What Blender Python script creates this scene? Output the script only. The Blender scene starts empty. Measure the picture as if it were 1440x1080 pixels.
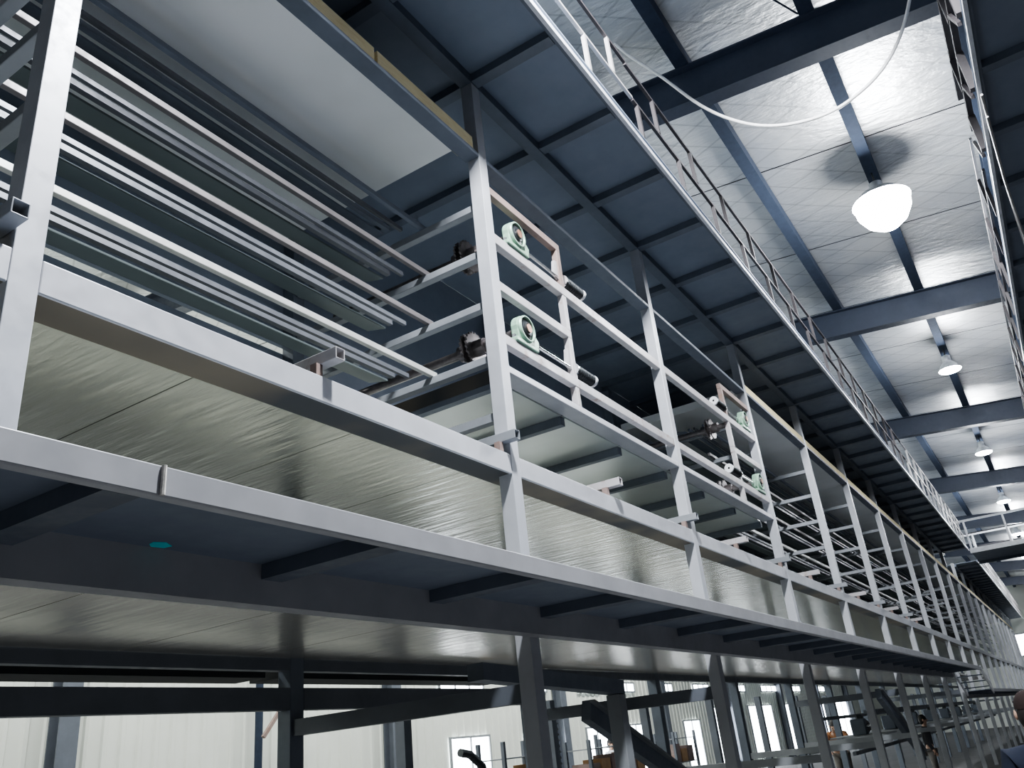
import bpy, math, random
from mathutils import Vector, Matrix
random.seed(7)
H = 1.6                      # eye height: all z below are given relative to the eye, the floor is at -H
D = 2.485                    # facade plane of the long machine
P0, PS = 1.17, 3.0           # first post, post spacing
NP = 22                      # posts along the facade
col = bpy.context.scene.collection
sc = bpy.context.scene

ORD = ('first second third fourth fifth sixth seventh eighth ninth tenth eleventh twelfth thirteenth fourteenth fifteenth '
       'sixteenth seventeenth eighteenth nineteenth twentieth').split()
def _ord(n):
    tens = {2: 'twenty', 3: 'thirty', 4: 'forty', 5: 'fifty', 6: 'sixty'}
    if n < 20: return ORD[n]
    n += 1
    t, u = divmod(n, 10)
    if u == 0: return {2: 'twentieth', 3: 'thirtieth', 4: 'fortieth', 5: 'fiftieth', 6: 'sixtieth'}[t]
    return tens[t] + '-' + ORD[u - 1]
def px(k): return P0 + PS * k

# ------------------------------------------------------------------ materials
MATS = {}
def nt(name):
    m = bpy.data.materials.new(name); m.use_nodes = True
    t = m.node_tree; b = t.nodes['Principled BSDF']
    MATS[name] = m
    return m, t, b
def N(t, kind, **kw):
    n = t.nodes.new(kind)
    for k, v in kw.items(): setattr(n, k, v)
    return n
def ramp(t, fac, stops):
    r = N(t, 'ShaderNodeValToRGB')
    el = r.color_ramp.elements
    while len(el) < len(stops): el.new(0.5)
    for e, (p, c) in zip(el, stops):
        e.position = p; e.color = (*c, 1) if len(c) == 3 else c
    t.links.new(fac, r.inputs[0])
    return r
def noise(t, vec, scale, detail=4.0, rough=.55):
    n = N(t, 'ShaderNodeTexNoise')
    n.inputs['Scale'].default_value = scale; n.inputs['Detail'].default_value = detail; n.inputs['Roughness'].default_value = rough
    t.links.new(vec, n.inputs['Vector'])
    return n.outputs['Fac']
def mapped(t, scale=(1, 1, 1), rot=(0, 0, 0)):
    g = N(t, 'ShaderNodeNewGeometry'); mp = N(t, 'ShaderNodeMapping')
    mp.inputs['Scale'].default_value = scale; mp.inputs['Rotation'].default_value = rot
    t.links.new(g.outputs['Position'], mp.inputs['Vector'])
    return mp.outputs['Vector']
def steel(name, c, rough=.42, metal=.25, var=.16, rust=0.0, scale=3.0):
    m, t, b = nt(name)
    v = mapped(t)
    n1 = noise(t, v, scale, 6, .6)
    lo = tuple(x * (1 - var) for x in c); hi = tuple(min(1, x * (1 + var)) for x in c)
    r = ramp(t, n1, [(.3, lo), (.7, hi)])
    out = r.outputs[0]
    if rust > 0:
        n2 = noise(t, v, 9.0, 8, .7)
        rr = ramp(t, n2, [(max(0, .72 - rust), (0, 0, 0)), (min(1, .86 - rust * .7), (1, 1, 1))])
        mx = N(t, 'ShaderNodeMix', data_type='RGBA')
        t.links.new(rr.outputs[0], mx.inputs[0]); t.links.new(out, mx.inputs[6]); mx.inputs[7].default_value = (.27, .15, .10, 1)
        out = mx.outputs[2]
    t.links.new(out, b.inputs['Base Color'])
    b.inputs['Metallic'].default_value = metal
    n3 = noise(t, v, scale * 5, 4, .6)
    rr = ramp(t, n3, [(.3, (rough * .8,) * 3), (.7, (min(1, rough * 1.25),) * 3)])
    t.links.new(rr.outputs[0], b.inputs['Roughness'])
    return m
def plain(name, c, rough=.6, metal=0.0, var=.12, scale=12.0, emit=None):
    m, t, b = nt(name)
    v = mapped(t)
    n1 = noise(t, v, scale, 5, .6)
    r = ramp(t, n1, [(.3, tuple(x * (1 - var) for x in c)), (.7, tuple(min(1, x * (1 + var)) for x in c))])
    t.links.new(r.outputs[0], b.inputs['Base Color'])
    b.inputs['Roughness'].default_value = rough; b.inputs['Metallic'].default_value = metal
    if emit:
        b.inputs['Emission Color'].default_value = (*emit[0], 1); b.inputs['Emission Strength'].default_value = emit[1]
    return m

M_post = steel('painted_steel_light', (.50, .51, .545), .42, .15, .10)
M_rail = steel('painted_steel_rail', (.52, .525, .56), .40, .15, .10)
M_rusty = steel('painted_steel_with_rust', (.50, .48, .49), .48, .15, .14, rust=.16)
M_rust = steel('rusty_primer_steel', (.30, .225, .205), .6, .1, .25, rust=.18)
M_dark = steel('painted_steel_dark', (.165, .19, .235), .5, .1, .15)
M_deck = steel('deck_plate_dark', (.225, .265, .335), .55, .1, .12, scale=1.2)
M_wbeam = steel('wall_beam_steel', (.40, .405, .43), .5, .1, .10)
M_col = steel('column_steel', (.15, .165, .195), .5, .1, .12)
M_track = steel('track_steel_shaded', (.155, .143, .146), .45, .2, .14)  # darkened to carry the upper walkway's shade on the higher tiers
M_track_lit = steel('track_steel_lit', (.52, .52, .51), .4, .2, .12)  # lit tone of the rail steel, lowest tier only
M_trackb_shade = steel('track_steel_cool_shaded', (.135, .142, .16), .42, .3, .14)  # guide and chain rails, also darkened in colour for shade
M_guard = plain('guard_plate', (.17, .20, .205), .42, .25, .1, 1.5)
M_cross = steel('cross_beam_steel', (.30, .315, .34), .45, .2, .14)
M_rafter = steel('rafter_paint', (.045, .056, .085), .5, .05, .10)
M_purlin0 = steel('purlin_galvanised', (.055, .07, .105), .5, .1, .14)
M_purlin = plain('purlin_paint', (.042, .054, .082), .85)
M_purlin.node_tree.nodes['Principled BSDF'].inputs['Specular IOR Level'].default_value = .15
M_hand = steel('handrail_silhouette', (.07, .062, .066), .55, .1, .2)  # colour darkened so the railing reads as a silhouette against the roof
M_handl = steel('handrail_light', (.55, .53, .53), .4, .3, .15)
M_edge = plain('edge_white', (.72, .74, .80), .35, .1)
M_white = plain('white_paint', (.78, .79, .82), .4)
M_green = plain('green_paint', (.33, .50, .38), .35, .1, .2, 25)
M_iron = plain('dark_iron', (.06, .065, .07), .4, .6)
M_iron2 = plain('black_filler', (.02, .022, .026), .7)
M_copper = plain('rusty_shaft_end', (.48, .25, .18), .4, .5, .2, 30)
M_bright = plain('bright_steel', (.72, .73, .75), .25, .9)
M_chain = plain('sprocket_steel', (.20, .18, .18), .35, .7, .25, 20)
M_cyan = plain('cyan_tape', (.08, .85, .95), .6)
M_cable = plain('white_cable', (.93, .91, .90), .4)
M_weld = plain('weld_bead', (.75, .72, .68), .45, .3, .3, 60)
M_pane = plain('daylight_pane', (.9, .95, 1), .2, 0, .02, 1, ((.90, .96, 1.0), 7.0))
M_bulb = plain('lamp_lens', (1, 1, 1), .2, 0, 0, 1, ((.93, .97, 1.0), 60.0))
M_lamp = plain('lamp_aluminium', (.75, .77, .80), .3, .6)
M_frame = plain('window_frame_grey', (.30, .32, .34), .5)
M_skin = plain('skin', (.50, .32, .24), .55)
M_hair = plain('hair_dark', (.02, .016, .015), .6)
M_cap = plain('cap_brown', (.022, .012, .011), .9)
M_navy = plain('navy_cloth', (.012, .017, .035), .9)
M_shirt = plain('white_cloth', (.80, .82, .88), .85)
M_black = plain('black_cloth', (.02, .02, .024), .85)
M_tan = plain('tan_leather', (.42, .20, .10), .65)
M_greyc = plain('grey_cloth', (.16, .15, .14), .85)
M_box = plain('cardboard', (.50, .31, .17), .8)

# yellow mineral wool
m, t, b = nt('yellow_insulation'); M_yel = m
v = mapped(t, (1, 3, 14)); n1 = noise(t, v, 9, 8, .75)
r = ramp(t, n1, [(.25, (.78, .63, .32)), (.5, (.95, .83, .52)), (.75, (.98, .92, .70))])
t.links.new(r.outputs[0], b.inputs['Base Color']); b.inputs['Roughness'].default_value = .95
bp = N(t, 'ShaderNodeBump'); bp.inputs['Strength'].default_value = .6; bp.inputs['Distance'].default_value = .01
t.links.new(n1, bp.inputs['Height']); t.links.new(bp.outputs[0], b.inputs['Normal'])
# brown edge sealant / insulation facing
m, t, b = nt('brown_insulation_edge'); M_brown = m
n1 = noise(t, mapped(t, (1, 1, 1)), 1.1, 3, .5)
r = ramp(t, n1, [(.42, (.045, .05, .058)), (.55, (.13, .115, .095)), (.8, (.22, .19, .14))])
t.links.new(r.outputs[0], b.inputs['Base Color']); b.inputs['Roughness'].default_value = .7

def sheet(name, c, rough, metal, ripple, rscale, dist, blot=.12, wave_along_y=True):
    m, t, b = nt(name)
    v = mapped(t)
    n1 = noise(t, v, .9, 3, .5)
    r = ramp(t, n1, [(.3, tuple(x * (1 - blot) for x in c)), (.7, tuple(min(1, x * (1 + blot)) for x in c))])
    t.links.new(r.outputs[0], b.inputs['Base Color'])
    b.inputs['Metallic'].default_value = metal; b.inputs['Roughness'].default_value = rough
    v2 = mapped(t, (rscale, rscale * .12, 1) if wave_along_y else (rscale * .3, rscale, 1))
    n2 = noise(t, v2, 1.0, 3, .5)
    bp = N(t, 'ShaderNodeBump'); bp.inputs['Strength'].default_value = ripple; bp.inputs['Distance'].default_value = dist
    t.links.new(n2, bp.inputs['Height']); t.links.new(bp.outputs[0], b.inputs['Normal'])
    return m
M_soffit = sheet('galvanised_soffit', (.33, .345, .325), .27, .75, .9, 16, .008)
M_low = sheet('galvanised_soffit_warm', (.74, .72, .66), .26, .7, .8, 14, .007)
M_top = sheet('white_ceiling_panel', (.93, .94, .92), .55, 0, .2, 5, .004)
M_gap = sheet('steel_floor_pan', (.78, .82, .81), .3, .45, .6, 8, .006)

# silver foil roof lining: rippled, with the diagonal wire net that holds it
m, t, b = nt('silver_foil'); M_foil = m
g = N(t, 'ShaderNodeNewGeometry')
n1 = noise(t, mapped(t, (.6, .6, 1)), 1.2, 4, .6)
r = ramp(t, n1, [(.3, (.62, .64, .67)), (.7, (.84, .84, .83))])
def diag(a, sc_):
    mp = N(t, 'ShaderNodeMapping'); mp.inputs['Rotation'].default_value = (0, 0, a)
    t.links.new(g.outputs['Position'], mp.inputs['Vector'])
    w = N(t, 'ShaderNodeTexWave', wave_type='BANDS', bands_direction='X', wave_profile='SIN')
    w.inputs['Scale'].default_value = sc_; w.inputs['Distortion'].default_value = .5; w.inputs['Detail'].default_value = 1
    t.links.new(mp.outputs[0], w.inputs['Vector'])
    rr = ramp(t, w.outputs['Fac'], [(0, (0.72,) * 3), (.018, (1, 1, 1))])
    return rr.outputs[0]
a1, a2 = diag(math.radians(28), .75), diag(math.radians(-38), .75)
mu = N(t, 'ShaderNodeMix', data_type='RGBA', blend_type='MULTIPLY'); mu.inputs[0].default_value = 1
t.links.new(a1, mu.inputs[6]); t.links.new(a2, mu.inputs[7])
mu2 = N(t, 'ShaderNodeMix', data_type='RGBA', blend_type='MULTIPLY'); mu2.inputs[0].default_value = .8
t.links.new(r.outputs[0], mu2.inputs[6]); t.links.new(mu.outputs[2], mu2.inputs[7])
t.links.new(mu2.outputs[2], b.inputs['Base Color'])
b.inputs['Metallic'].default_value = .75; b.inputs['Roughness'].default_value = .42
n2 = noise(t, mapped(t, (9, 3.2, 1), (0, 0, .25)), 1.0, 5, .6)
bp = N(t, 'ShaderNodeBump'); bp.inputs['Strength'].default_value = .75; bp.inputs['Distance'].default_value = .035
t.links.new(n2, bp.inputs['Height']); t.links.new(bp.outputs[0], b.inputs['Normal'])

M_wall = plain('cream_cladding', (.80, .82, .76), .55, 0, .05, .8)
M_floor = plain('concrete', (.125, .125, .13), .75, 0, .15, 1.5)
M_roofsheet = plain('roof_sheet', (.05, .055, .06), .8)

# ------------------------------------------------------------------ mesh builder
class MB:
    def __init__(s): s.v = []; s.f = []
    def add(s, vs, fs):
        o = len(s.v); s.v += [tuple(x) for x in vs]; s.f += [tuple(i + o for i in f) for f in fs]; return s
    def box(s, x0, x1, y0, y1, z0, z1):
        return s.add([(x0, y0, z0), (x1, y0, z0), (x1, y1, z0), (x0, y1, z0), (x0, y0, z1), (x1, y0, z1), (x1, y1, z1), (x0, y1, z1)],
                     [(0, 3, 2, 1), (4, 5, 6, 7), (0, 1, 5, 4), (1, 2, 6, 5), (2, 3, 7, 6), (3, 0, 4, 7)])
    def bar(s, a, b, w, h, up=(0, 0, 1)):
        a, b, up = Vector(a), Vector(b), Vector(up); d = (b - a).normalized()
        sd = d.cross(up)
        if sd.length < 1e-4: sd = d.cross(Vector((0, 1, 0)))
        sd.normalize(); u = sd.cross(d); vs = []
        for p in (a, b):
            for i, j in ((-1, -1), (1, -1), (1, 1), (-1, 1)): vs.append(p + sd * (w / 2 * i) + u * (h / 2 * j))
        return s.add(vs, [(0, 1, 2, 3), (7, 6, 5, 4), (0, 4, 5, 1), (1, 5, 6, 2), (2, 6, 7, 3), (3, 7, 4, 0)])
    def prism(s, prof, axis, a0, a1):
        """closed profile extruded along 'x' (prof = y,z) or 'y' (prof = x,z) or 'z' (prof = x,y)"""
        n = len(prof)
        def P(a, p): return (a, p[0], p[1]) if axis == 'x' else ((p[0], a, p[1]) if axis == 'y' else (p[0], p[1], a))
        vs = [P(a0, p) for p in prof] + [P(a1, p) for p in prof]
        fs = [tuple(range(n - 1, -1, -1)), tuple(range(n, 2 * n))]
        for i in range(n): j = (i + 1) % n; fs.append((i, j, n + j, n + i))
        return s.add(vs, fs)
    def hollow(s, axis, a0, a1, c, w, h, th):
        """square tube with open ends; c = centre in the cross plane"""
        ou = [(c[0] - w / 2, c[1] - h / 2), (c[0] + w / 2, c[1] - h / 2), (c[0] + w / 2, c[1] + h / 2), (c[0] - w / 2, c[1] + h / 2)]
        inn = [(c[0] - w / 2 + th, c[1] - h / 2 + th), (c[0] + w / 2 - th, c[1] - h / 2 + th), (c[0] + w / 2 - th, c[1] + h / 2 - th), (c[0] - w / 2 + th, c[1] + h / 2 - th)]
        def P(a, p): return (a, p[0], p[1]) if axis == 'x' else ((p[0], a, p[1]) if axis == 'y' else (p[0], p[1], a))
        vs = [P(a0, p) for p in ou] + [P(a1, p) for p in ou] + [P(a0, p) for p in inn] + [P(a1, p) for p in inn]
        fs = []
        for i in range(4):
            j = (i + 1) % 4
            fs += [(i, j, 4 + j, 4 + i), (8 + j, 8 + i, 12 + i, 12 + j), (j, i, 8 + i, 8 + j), (4 + i, 4 + j, 12 + j, 12 + i)]
        return s.add(vs, fs)
    def cyl(s, a, b, r, n=16, r2=None):
        a, b = Vector(a), Vector(b); d = (b - a).normalized()
        u = d.orthogonal().normalized(); w = d.cross(u); r2 = r if r2 is None else r2
        vs = []
        for p, rr in ((a, r), (b, r2)):
            for i in range(n):
                t_ = 2 * math.pi * i / n; vs.append(p + (u * math.cos(t_) + w * math.sin(t_)) * rr)
        fs = [tuple(range(n - 1, -1, -1)), tuple(range(n, 2 * n))] + [(i, (i + 1) % n, n + (i + 1) % n, n + i) for i in range(n)]
        return s.add(vs, fs)
    def lathe(s, prof, n=24, c=(0, 0, 0), axis='z'):
        vs = []; fs = []
        for r_, h in prof:
            for i in range(n):
                t_ = 2 * math.pi * i / n; x, y = r_ * math.cos(t_), r_ * math.sin(t_)
                p = (x, y, h) if axis == 'z' else ((x, h, y) if axis == 'y' else (h, x, y))
                vs.append((p[0] + c[0], p[1] + c[1], p[2] + c[2]))
        for k in range(len(prof) - 1):
            for i in range(n): j = (i + 1) % n; fs.append((k * n + i, k * n + j, (k + 1) * n + j, (k + 1) * n + i))
        return s.add(vs, fs)
    def tube(s, pts, r, n=8):
        pts = [Vector(p) for p in pts]; vs = []; fs = []; u = None
        for i, p in enumerate(pts):
            d = (pts[min(i + 1, len(pts) - 1)] - pts[max(i - 1, 0)]).normalized()
            u = d.orthogonal().normalized() if u is None else (u - d * u.dot(d)).normalized()
            w = d.cross(u)
            for k in range(n):
                t_ = 2 * math.pi * k / n; vs.append(p + (u * math.cos(t_) + w * math.sin(t_)) * r)
        for i in range(len(pts) - 1):
            for k in range(n): j = (k + 1) % n; fs.append((i * n + k, i * n + j, (i + 1) * n + j, (i + 1) * n + k))
        fs += [tuple(range(n - 1, -1, -1)), tuple(range((len(pts) - 1) * n, len(pts) * n))]
        return s.add(vs, fs)
    def build(s, name, mat, parent=None, bevel=0.0, smooth=False):
        xs = [v[0] for v in s.v]; ys = [v[1] for v in s.v]; zs = [v[2] for v in s.v]
        if parent is None: o = Vector(((min(xs) + max(xs)) / 2, (min(ys) + max(ys)) / 2, min(zs)))
        else: o = Vector(parent['_o'])
        me = bpy.data.meshes.new(name)
        me.from_pydata([(v[0] - o.x, v[1] - o.y, v[2] - o.z) for v in s.v], [], s.f)
        me.update()
        if smooth:
            for p in me.polygons: p.use_smooth = True
        me.materials.append(mat)
        ob = bpy.data.objects.new(name, me); col.objects.link(ob)
        if parent is None: ob.location = (o.x, o.y, o.z + H)
        else: ob.parent = parent
        ob['_o'] = tuple(o)
        if bevel > 0:
            bm_ = ob.modifiers.new('bevel', 'BEVEL'); bm_.width = bevel; bm_.segments = 2; bm_.limit_method = 'ANGLE'
        return ob
def tag(o, label, cat, group=None, kind=None):
    o['label'] = label; o['category'] = cat
    if group: o['group'] = group
    o['kind'] = kind or 'thing'
    return o
def struct(o, label=None, cat=None):
    o['kind'] = 'structure'
    if label: o['label'] = label
    if cat: o['category'] = cat
    return o
def empty(name, loc):
    o = bpy.data.objects.new(name, None); col.objects.link(o); o.location = (loc[0], loc[1], loc[2] + H); o['_o'] = tuple(loc)
    o.empty_display_size = .1
    return o
def copy_tree(o, dx, dy=0, dz=0):
    c = o.copy(); col.objects.link(c); c.location = (o.location.x + dx, o.location.y + dy, o.location.z + dz)
    oo = o['_o']; c['_o'] = (oo[0] + dx, oo[1] + dy, oo[2] + dz)
    for ch in list(o.children):
        d = ch.copy(); col.objects.link(d); d.parent = c
        for g_ in list(ch.children):
            e = g_.copy(); col.objects.link(e); e.parent = d
    return c

# ------------------------------------------------------------------ camera
R = ((0.54197283, 0.29230802, 0.78792225), (-0.83433422, 0.2995559, 0.46276633), (-0.10075644, -0.90819727, 0.40623374))
cd = bpy.data.cameras.new('camera'); cam = bpy.data.objects.new('camera', cd); col.objects.link(cam)
cd.sensor_fit = 'HORIZONTAL'; cd.sensor_width = 36; cd.lens = 36 * 1164.04 / 1440; cd.clip_start = .05; cd.clip_end = 400
mw = Matrix(((R[0][0], -R[0][1], -R[0][2], 0), (R[1][0], -R[1][1], -R[1][2], 0), (R[2][0], -R[2][1], -R[2][2], H), (0, 0, 0, 1)))
cam.matrix_world = mw; sc.camera = cam

# ------------------------------------------------------------------ setting: floor, walls, roof lining
WY = 13.0; XE = 66.0
def roofz(y): return 6.85 + .095 * y
struct(MB().box(-8, XE, -5, WY, -H - .1, -H).build('floor', M_floor))
# corrugated back wall (trapezoidal sheet), built as one folded surface
prof = []; x = -8.0
while x < XE:
    prof += [(x, WY), (x + .20, WY), (x + .225, WY - .03), (x + .285, WY - .03), (x + .31, WY)]; x += .31
vs = []; fs = []
for (a, y) in prof: vs += [(a, y, -H), (a, y, 8.2)]
for i in range(len(prof) - 1): fs.append((2 * i, 2 * i + 2, 2 * i + 3, 2 * i + 1))
struct(MB().add(vs, fs).build('wall_back', M_wall))
struct(MB().box(XE, XE + .1, -5, WY, -H, 8.2).build('wall_end', M_wall))
struct(MB().box(-8, XE, -5.1, -5, -H, 6.4).build('wall_front', M_roofsheet))
struct(MB().box(-8.1, -8, -5, WY, -H, 8.2).build('wall_left', M_roofsheet))
# foil lining in strips with open joints, dark roof sheet over them
xs = [2.38 + 2.57 * i - .0 for i in range(-4, 26)]
for i in range(len(xs) - 1):
    x0, x1 = xs[i] + .012, xs[i + 1] - .012
    nx, ny = 10, 24
    vs = []; fs = []
    for a in range(nx + 1):
        for c_ in range(ny + 1):
            y = -5 + (WY + 5) * c_ / ny; xx = x0 + (x1 - x0) * a / nx
            vs.append((xx, y, roofz(y) - .012 * math.sin(math.pi * a / nx)))
    for a in range(nx):
        for c_ in range(ny):
            q = a * (ny + 1) + c_; fs.append((q, q + 1, q + ny + 2, q + ny + 1))
    struct(MB().add(vs, fs).build('ceiling', M_foil, smooth=True))
struct(MB().add([(-8, -5, roofz(-5) + .06), (XE, -5, roofz(-5) + .06), (XE, WY, roofz(WY) + .06), (-8, WY, roofz(WY) + .06)], [(0, 1, 2, 3)]).build('roof', M_roofsheet))

# roof frames: welded I rafters
RX = [7.36 + 7.48 * i for i in range(-1, 8)]
vis = 0
for i, x in enumerate(RX):
    ya, yb = -4.9, 12.9
    def zz(y): return 6.12 + .095 * y
    o = empty('roof_rafter', (x, .5, zz(.5)))
    def slab(hw, z0, z1):
        return MB().add([(x - hw, ya, zz(ya) + z0), (x + hw, ya, zz(ya) + z0), (x + hw, yb, zz(yb) + z0), (x - hw, yb, zz(yb) + z0),
                         (x - hw, ya, zz(ya) + z1), (x + hw, ya, zz(ya) + z1), (x + hw, yb, zz(yb) + z1), (x - hw, yb, zz(yb) + z1)],
                        [(0, 3, 2, 1), (4, 5, 6, 7), (0, 1, 5, 4), (1, 2, 6, 5), (2, 3, 7, 6), (3, 0, 4, 7)])
    slab(.1, 0, .016).build('bottom_flange', M_rafter, o)
    slab(.006, .016, .484).build('web', M_rafter, o)
    slab(.1, .484, .50).build('top_flange', M_rafter, o)
    # splice plates with bolts near the ridge side of the far walkway
    pb = MB()
    for s_ in (-1, 1):
        pb.box(x - .11, x + .11, -1.02 + s_ * .014 - .011, -1.02 + s_ * .014 + .011, zz(-1) - .07, zz(-1) + .485)
    pb.build('splice_plate', M_rafter, o)
    bb = MB()
    for zq in (-.03, .08, .25, .42):
        for xq in (-.07, .07):
            bb.cyl((x + xq, -1.08, zz(-1) + zq), (x + xq, -.96, zz(-1) + zq), .016, 6)
    bb.build('bolt_row', M_iron, o)
    w = 'behind and above the viewpoint' if i == 0 else ('%s from the viewpoint, crossing above both upper walkways' % ['nearest', 'second', 'third', 'fourth', 'fifth', 'sixth', 'seventh', 'eighth'][i - 1])
    tag(o, 'dark navy steel roof rafter, ' + w, 'roof beam', 'rafters under the foil roof')
# purlins run the whole length
for y, nm in ((2.99, 'above the left machine'), (1.63, 'beside the left upper walkway'), (.27, 'carrying the row of lamps'), (-1.09, 'above the right upper walkway'), (-2.45, 'farthest right')):
    zb = 6.62 + .095 * y; w_ = .075; h_ = .2; tn = .012
    mb = MB().prism([(y - w_, zb), (y + w_, zb), (y + w_, zb + .03), (y + w_ - tn, zb + .03), (y + w_ - tn, zb + tn), (y - w_ + tn, zb + tn),
                     (y - w_ + tn, zb + h_ - tn), (y + w_, zb + h_ - tn), (y + w_, zb + h_), (y - w_, zb + h_)], 'x', -7.9, XE - .1)
    tag(mb.build('roof_purlin', M_purlin), 'long grey roof purlin running under the foil, ' + nm, 'roof beam', 'purlins under the foil roof')
# bracing rods between the first two rafters, top of the picture
for a, b_, nm in (((1.35, 5.0), (.35, 7.2), 'leaning right'), ((-.1, 6.2), (-.55, 7.2), 'shorter one')):
    tag(MB().cyl((a[1], a[0], 6.55 + .095 * a[0]), (b_[1], b_[0], 6.6 + .095 * b_[0]), .011, 8).build('brace_rod', M_purlin),
        'thin bracing rod under the foil before the nearest rafter, ' + nm, 'rod')

# ------------------------------------------------------------------ windows in the back wall
wi = 1
def window(x0, x1, z0, z1, bars):
    global wi
    f = MB(); y0, y1 = WY - .09, WY - .035
    f.box(x0 - .05, x1 + .05, y0, y1, z0 - .05, z0).box(x0 - .05, x1 + .05, y0, y1, z1, z1 + .05)
    f.box(x0 - .05, x0, y0, y1, z0, z1).box(x1, x1 + .05, y0, y1, z0, z1)
    for q in range(1, bars): xm = x0 + (x1 - x0) * q / bars; f.box(xm - .02, xm + .02, y0, y1, z0, z1)
    fr = f.build('window_%d' % wi, M_frame); struct(fr)
    MB().box(x0, x1, WY - .06, WY - .05, z0, z1).build('window_pane', M_pane, fr)
    wi += 1
for x0, x1 in ((17.3, 18.9), (20.7, 22.3), (24.2, 25.5), (26.8, 28.6), (32.0, 33.6), (35.0, 38.4), (40.0, 43.5), (45.5, 48.5), (51, 54), (57, 60)):
    window(x0, x1, -1.2, .47 if x0 < 34 else .9, 2)
for x0, x1 in ((17.0, 18.8), (20.3, 22.0), (24.0, 25.4), (26.3, 28.0), (30.2, 31.4), (33.6, 35.3), (38, 40), (42.5, 45), (47, 49.5), (52, 55)):
    window(x0, x1, 1.56, 1.80, 3)
# bright window in the end wall, at the far end of the aisle
f = MB()
for z0, z1 in ((2.42, 2.5), (3.8, 3.88)): f.box(XE - .08, XE - .0, 1.72, 2.68, z0, z1)
for y0 in (1.72, 2.6): f.box(XE - .08, XE - .0, y0, y0 + .08, 2.5, 3.8)
fr = f.build('window_%d' % wi, M_frame); struct(fr)
MB().box(XE - .05, XE - .03, 1.8, 2.6, 2.5, 3.8).build('window_pane', M_pane, fr)

# wall columns and girts
for k in range(8):
    x = 7.6 + 7.48 * k
    c = MB().box(x - .16, x + .16, WY - .32, WY - .30, -H, 7.31).box(x - .16, x + .16, WY - .06, WY - .04, -H, 7.31).box(x - .008, x + .008, WY - .30, WY - .06, -H, 7.31)
    tag(c.build('wall_column', M_col), 'grey I-section wall column before the corrugated back wall, %s from the left' % _ord(k), 'column', 'columns along the back wall')
tag(MB().cyl((11.3, WY - .2, -H), (11.3, WY - .2, 7.0), .07, 12).build('drain_pipe', M_purlin), 'grey vertical pipe against the cream corrugated wall', 'pipe')
tag(MB().bar((11.05, WY - .6, .72), (11.6, WY - .6, 1.35), .06, .06).build('strut', M_rust), 'short rusty brown strut slanting before the corrugated wall', 'strut')

# ------------------------------------------------------------------ facade posts
b0 = None
for k in range(NP):
    if k == 0:
        o = MB().hollow('z', -H, 4.67, (px(0), D + .05), .1, .1, .006).build('frame_post', M_post, bevel=.006); b0 = o
    else: o = copy_tree(b0, PS * k)
    tag(o, 'tall grey square steel post of the machine front, %s from the left' % _ord(k), 'post', 'posts along the machine front')
# small clip plates welded behind posts near the lower walkway
for k in (1, 2):
    q = MB().box(px(k) - .17, px(k) - .05, D + .06, D + .066, .80, .90).box(px(k) - .17, px(k) - .05, D + .06, D + .11, .80, .806)
    tag(q.build('clip_plate', M_rail), 'small steel clip plate at the foot of the %s post, on the walkway' % _ord(k), 'bracket')

def bays(name, mat, z0, z1, y0, y1, lab, cat, grp, k0=-1, k1=NP - 1, bevel=.005, inset=.0505):
    first = None
    for k in range(k0, k1):
        xa = px(k) + inset if k >= 0 else -3.2
        xb = px(k + 1) - inset
        if first is None or k == 0:
            o = MB().box(xa, xb, y0, y1, z0, z1).build(name, mat, bevel=bevel)
            if k >= 0: first = o
            kk = k
        else: o = copy_tree(first, PS * (k - kk))
        w = 'left of the first post' if k < 0 else 'between the %s and %s posts' % (_ord(k), _ord(k + 1))
        tag(o, lab % w, cat, grp)
bays('main_rail', M_rail, 1.543, 1.672, D, D + .014, 'broad pale steel rail at mid height, %s', 'rail', 'mid-height rails of the machine front')
bays('edge_angle', M_brown, 1.552, 1.60, D + .0145, D + .20, 'dark stained sealing strip behind broad rail, %s', 'strip', 'sealing strips behind the mid-height rails', bevel=0, inset=.0)  # runs under the rail too, its dark colour standing for the shaded underside
bays('head_rail', M_dark, 3.96, 3.998, D, D + .115, 'thin dark head rail near the machine top, %s', 'rail', 'head rails of the machine front')
# yellow insulation edges over the oven bays
n = 0
for k in [-1, 0] + list(range(3, NP - 1)):
    parts = [(-2.6, 1.02), (1.22, 3.0), (3.03, 4.06)] if k == -1 else ([] if k == 0 else [(px(k) + .02, px(k + 1) - .02)])
    for xa, xb in parts:
        lab = ('yellow mineral wool edge on the head rail, piece %s' % {-2.6: 'left of the first post', 1.22: 'after the first post, long', 3.03: 'short, before the second post'}[xa]) if k == -1 else \
            'yellow mineral wool edge, between the %s and %s posts' % (_ord(k), _ord(k + 1))
        if xa == 1.22: pass
        mb = MB().box(xa, xb, D + .004, D + .14, 4.0, 4.105)
        tag(mb.build('insulation_edge', M_yel), lab, 'insulation', 'yellow insulation edges')

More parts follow.
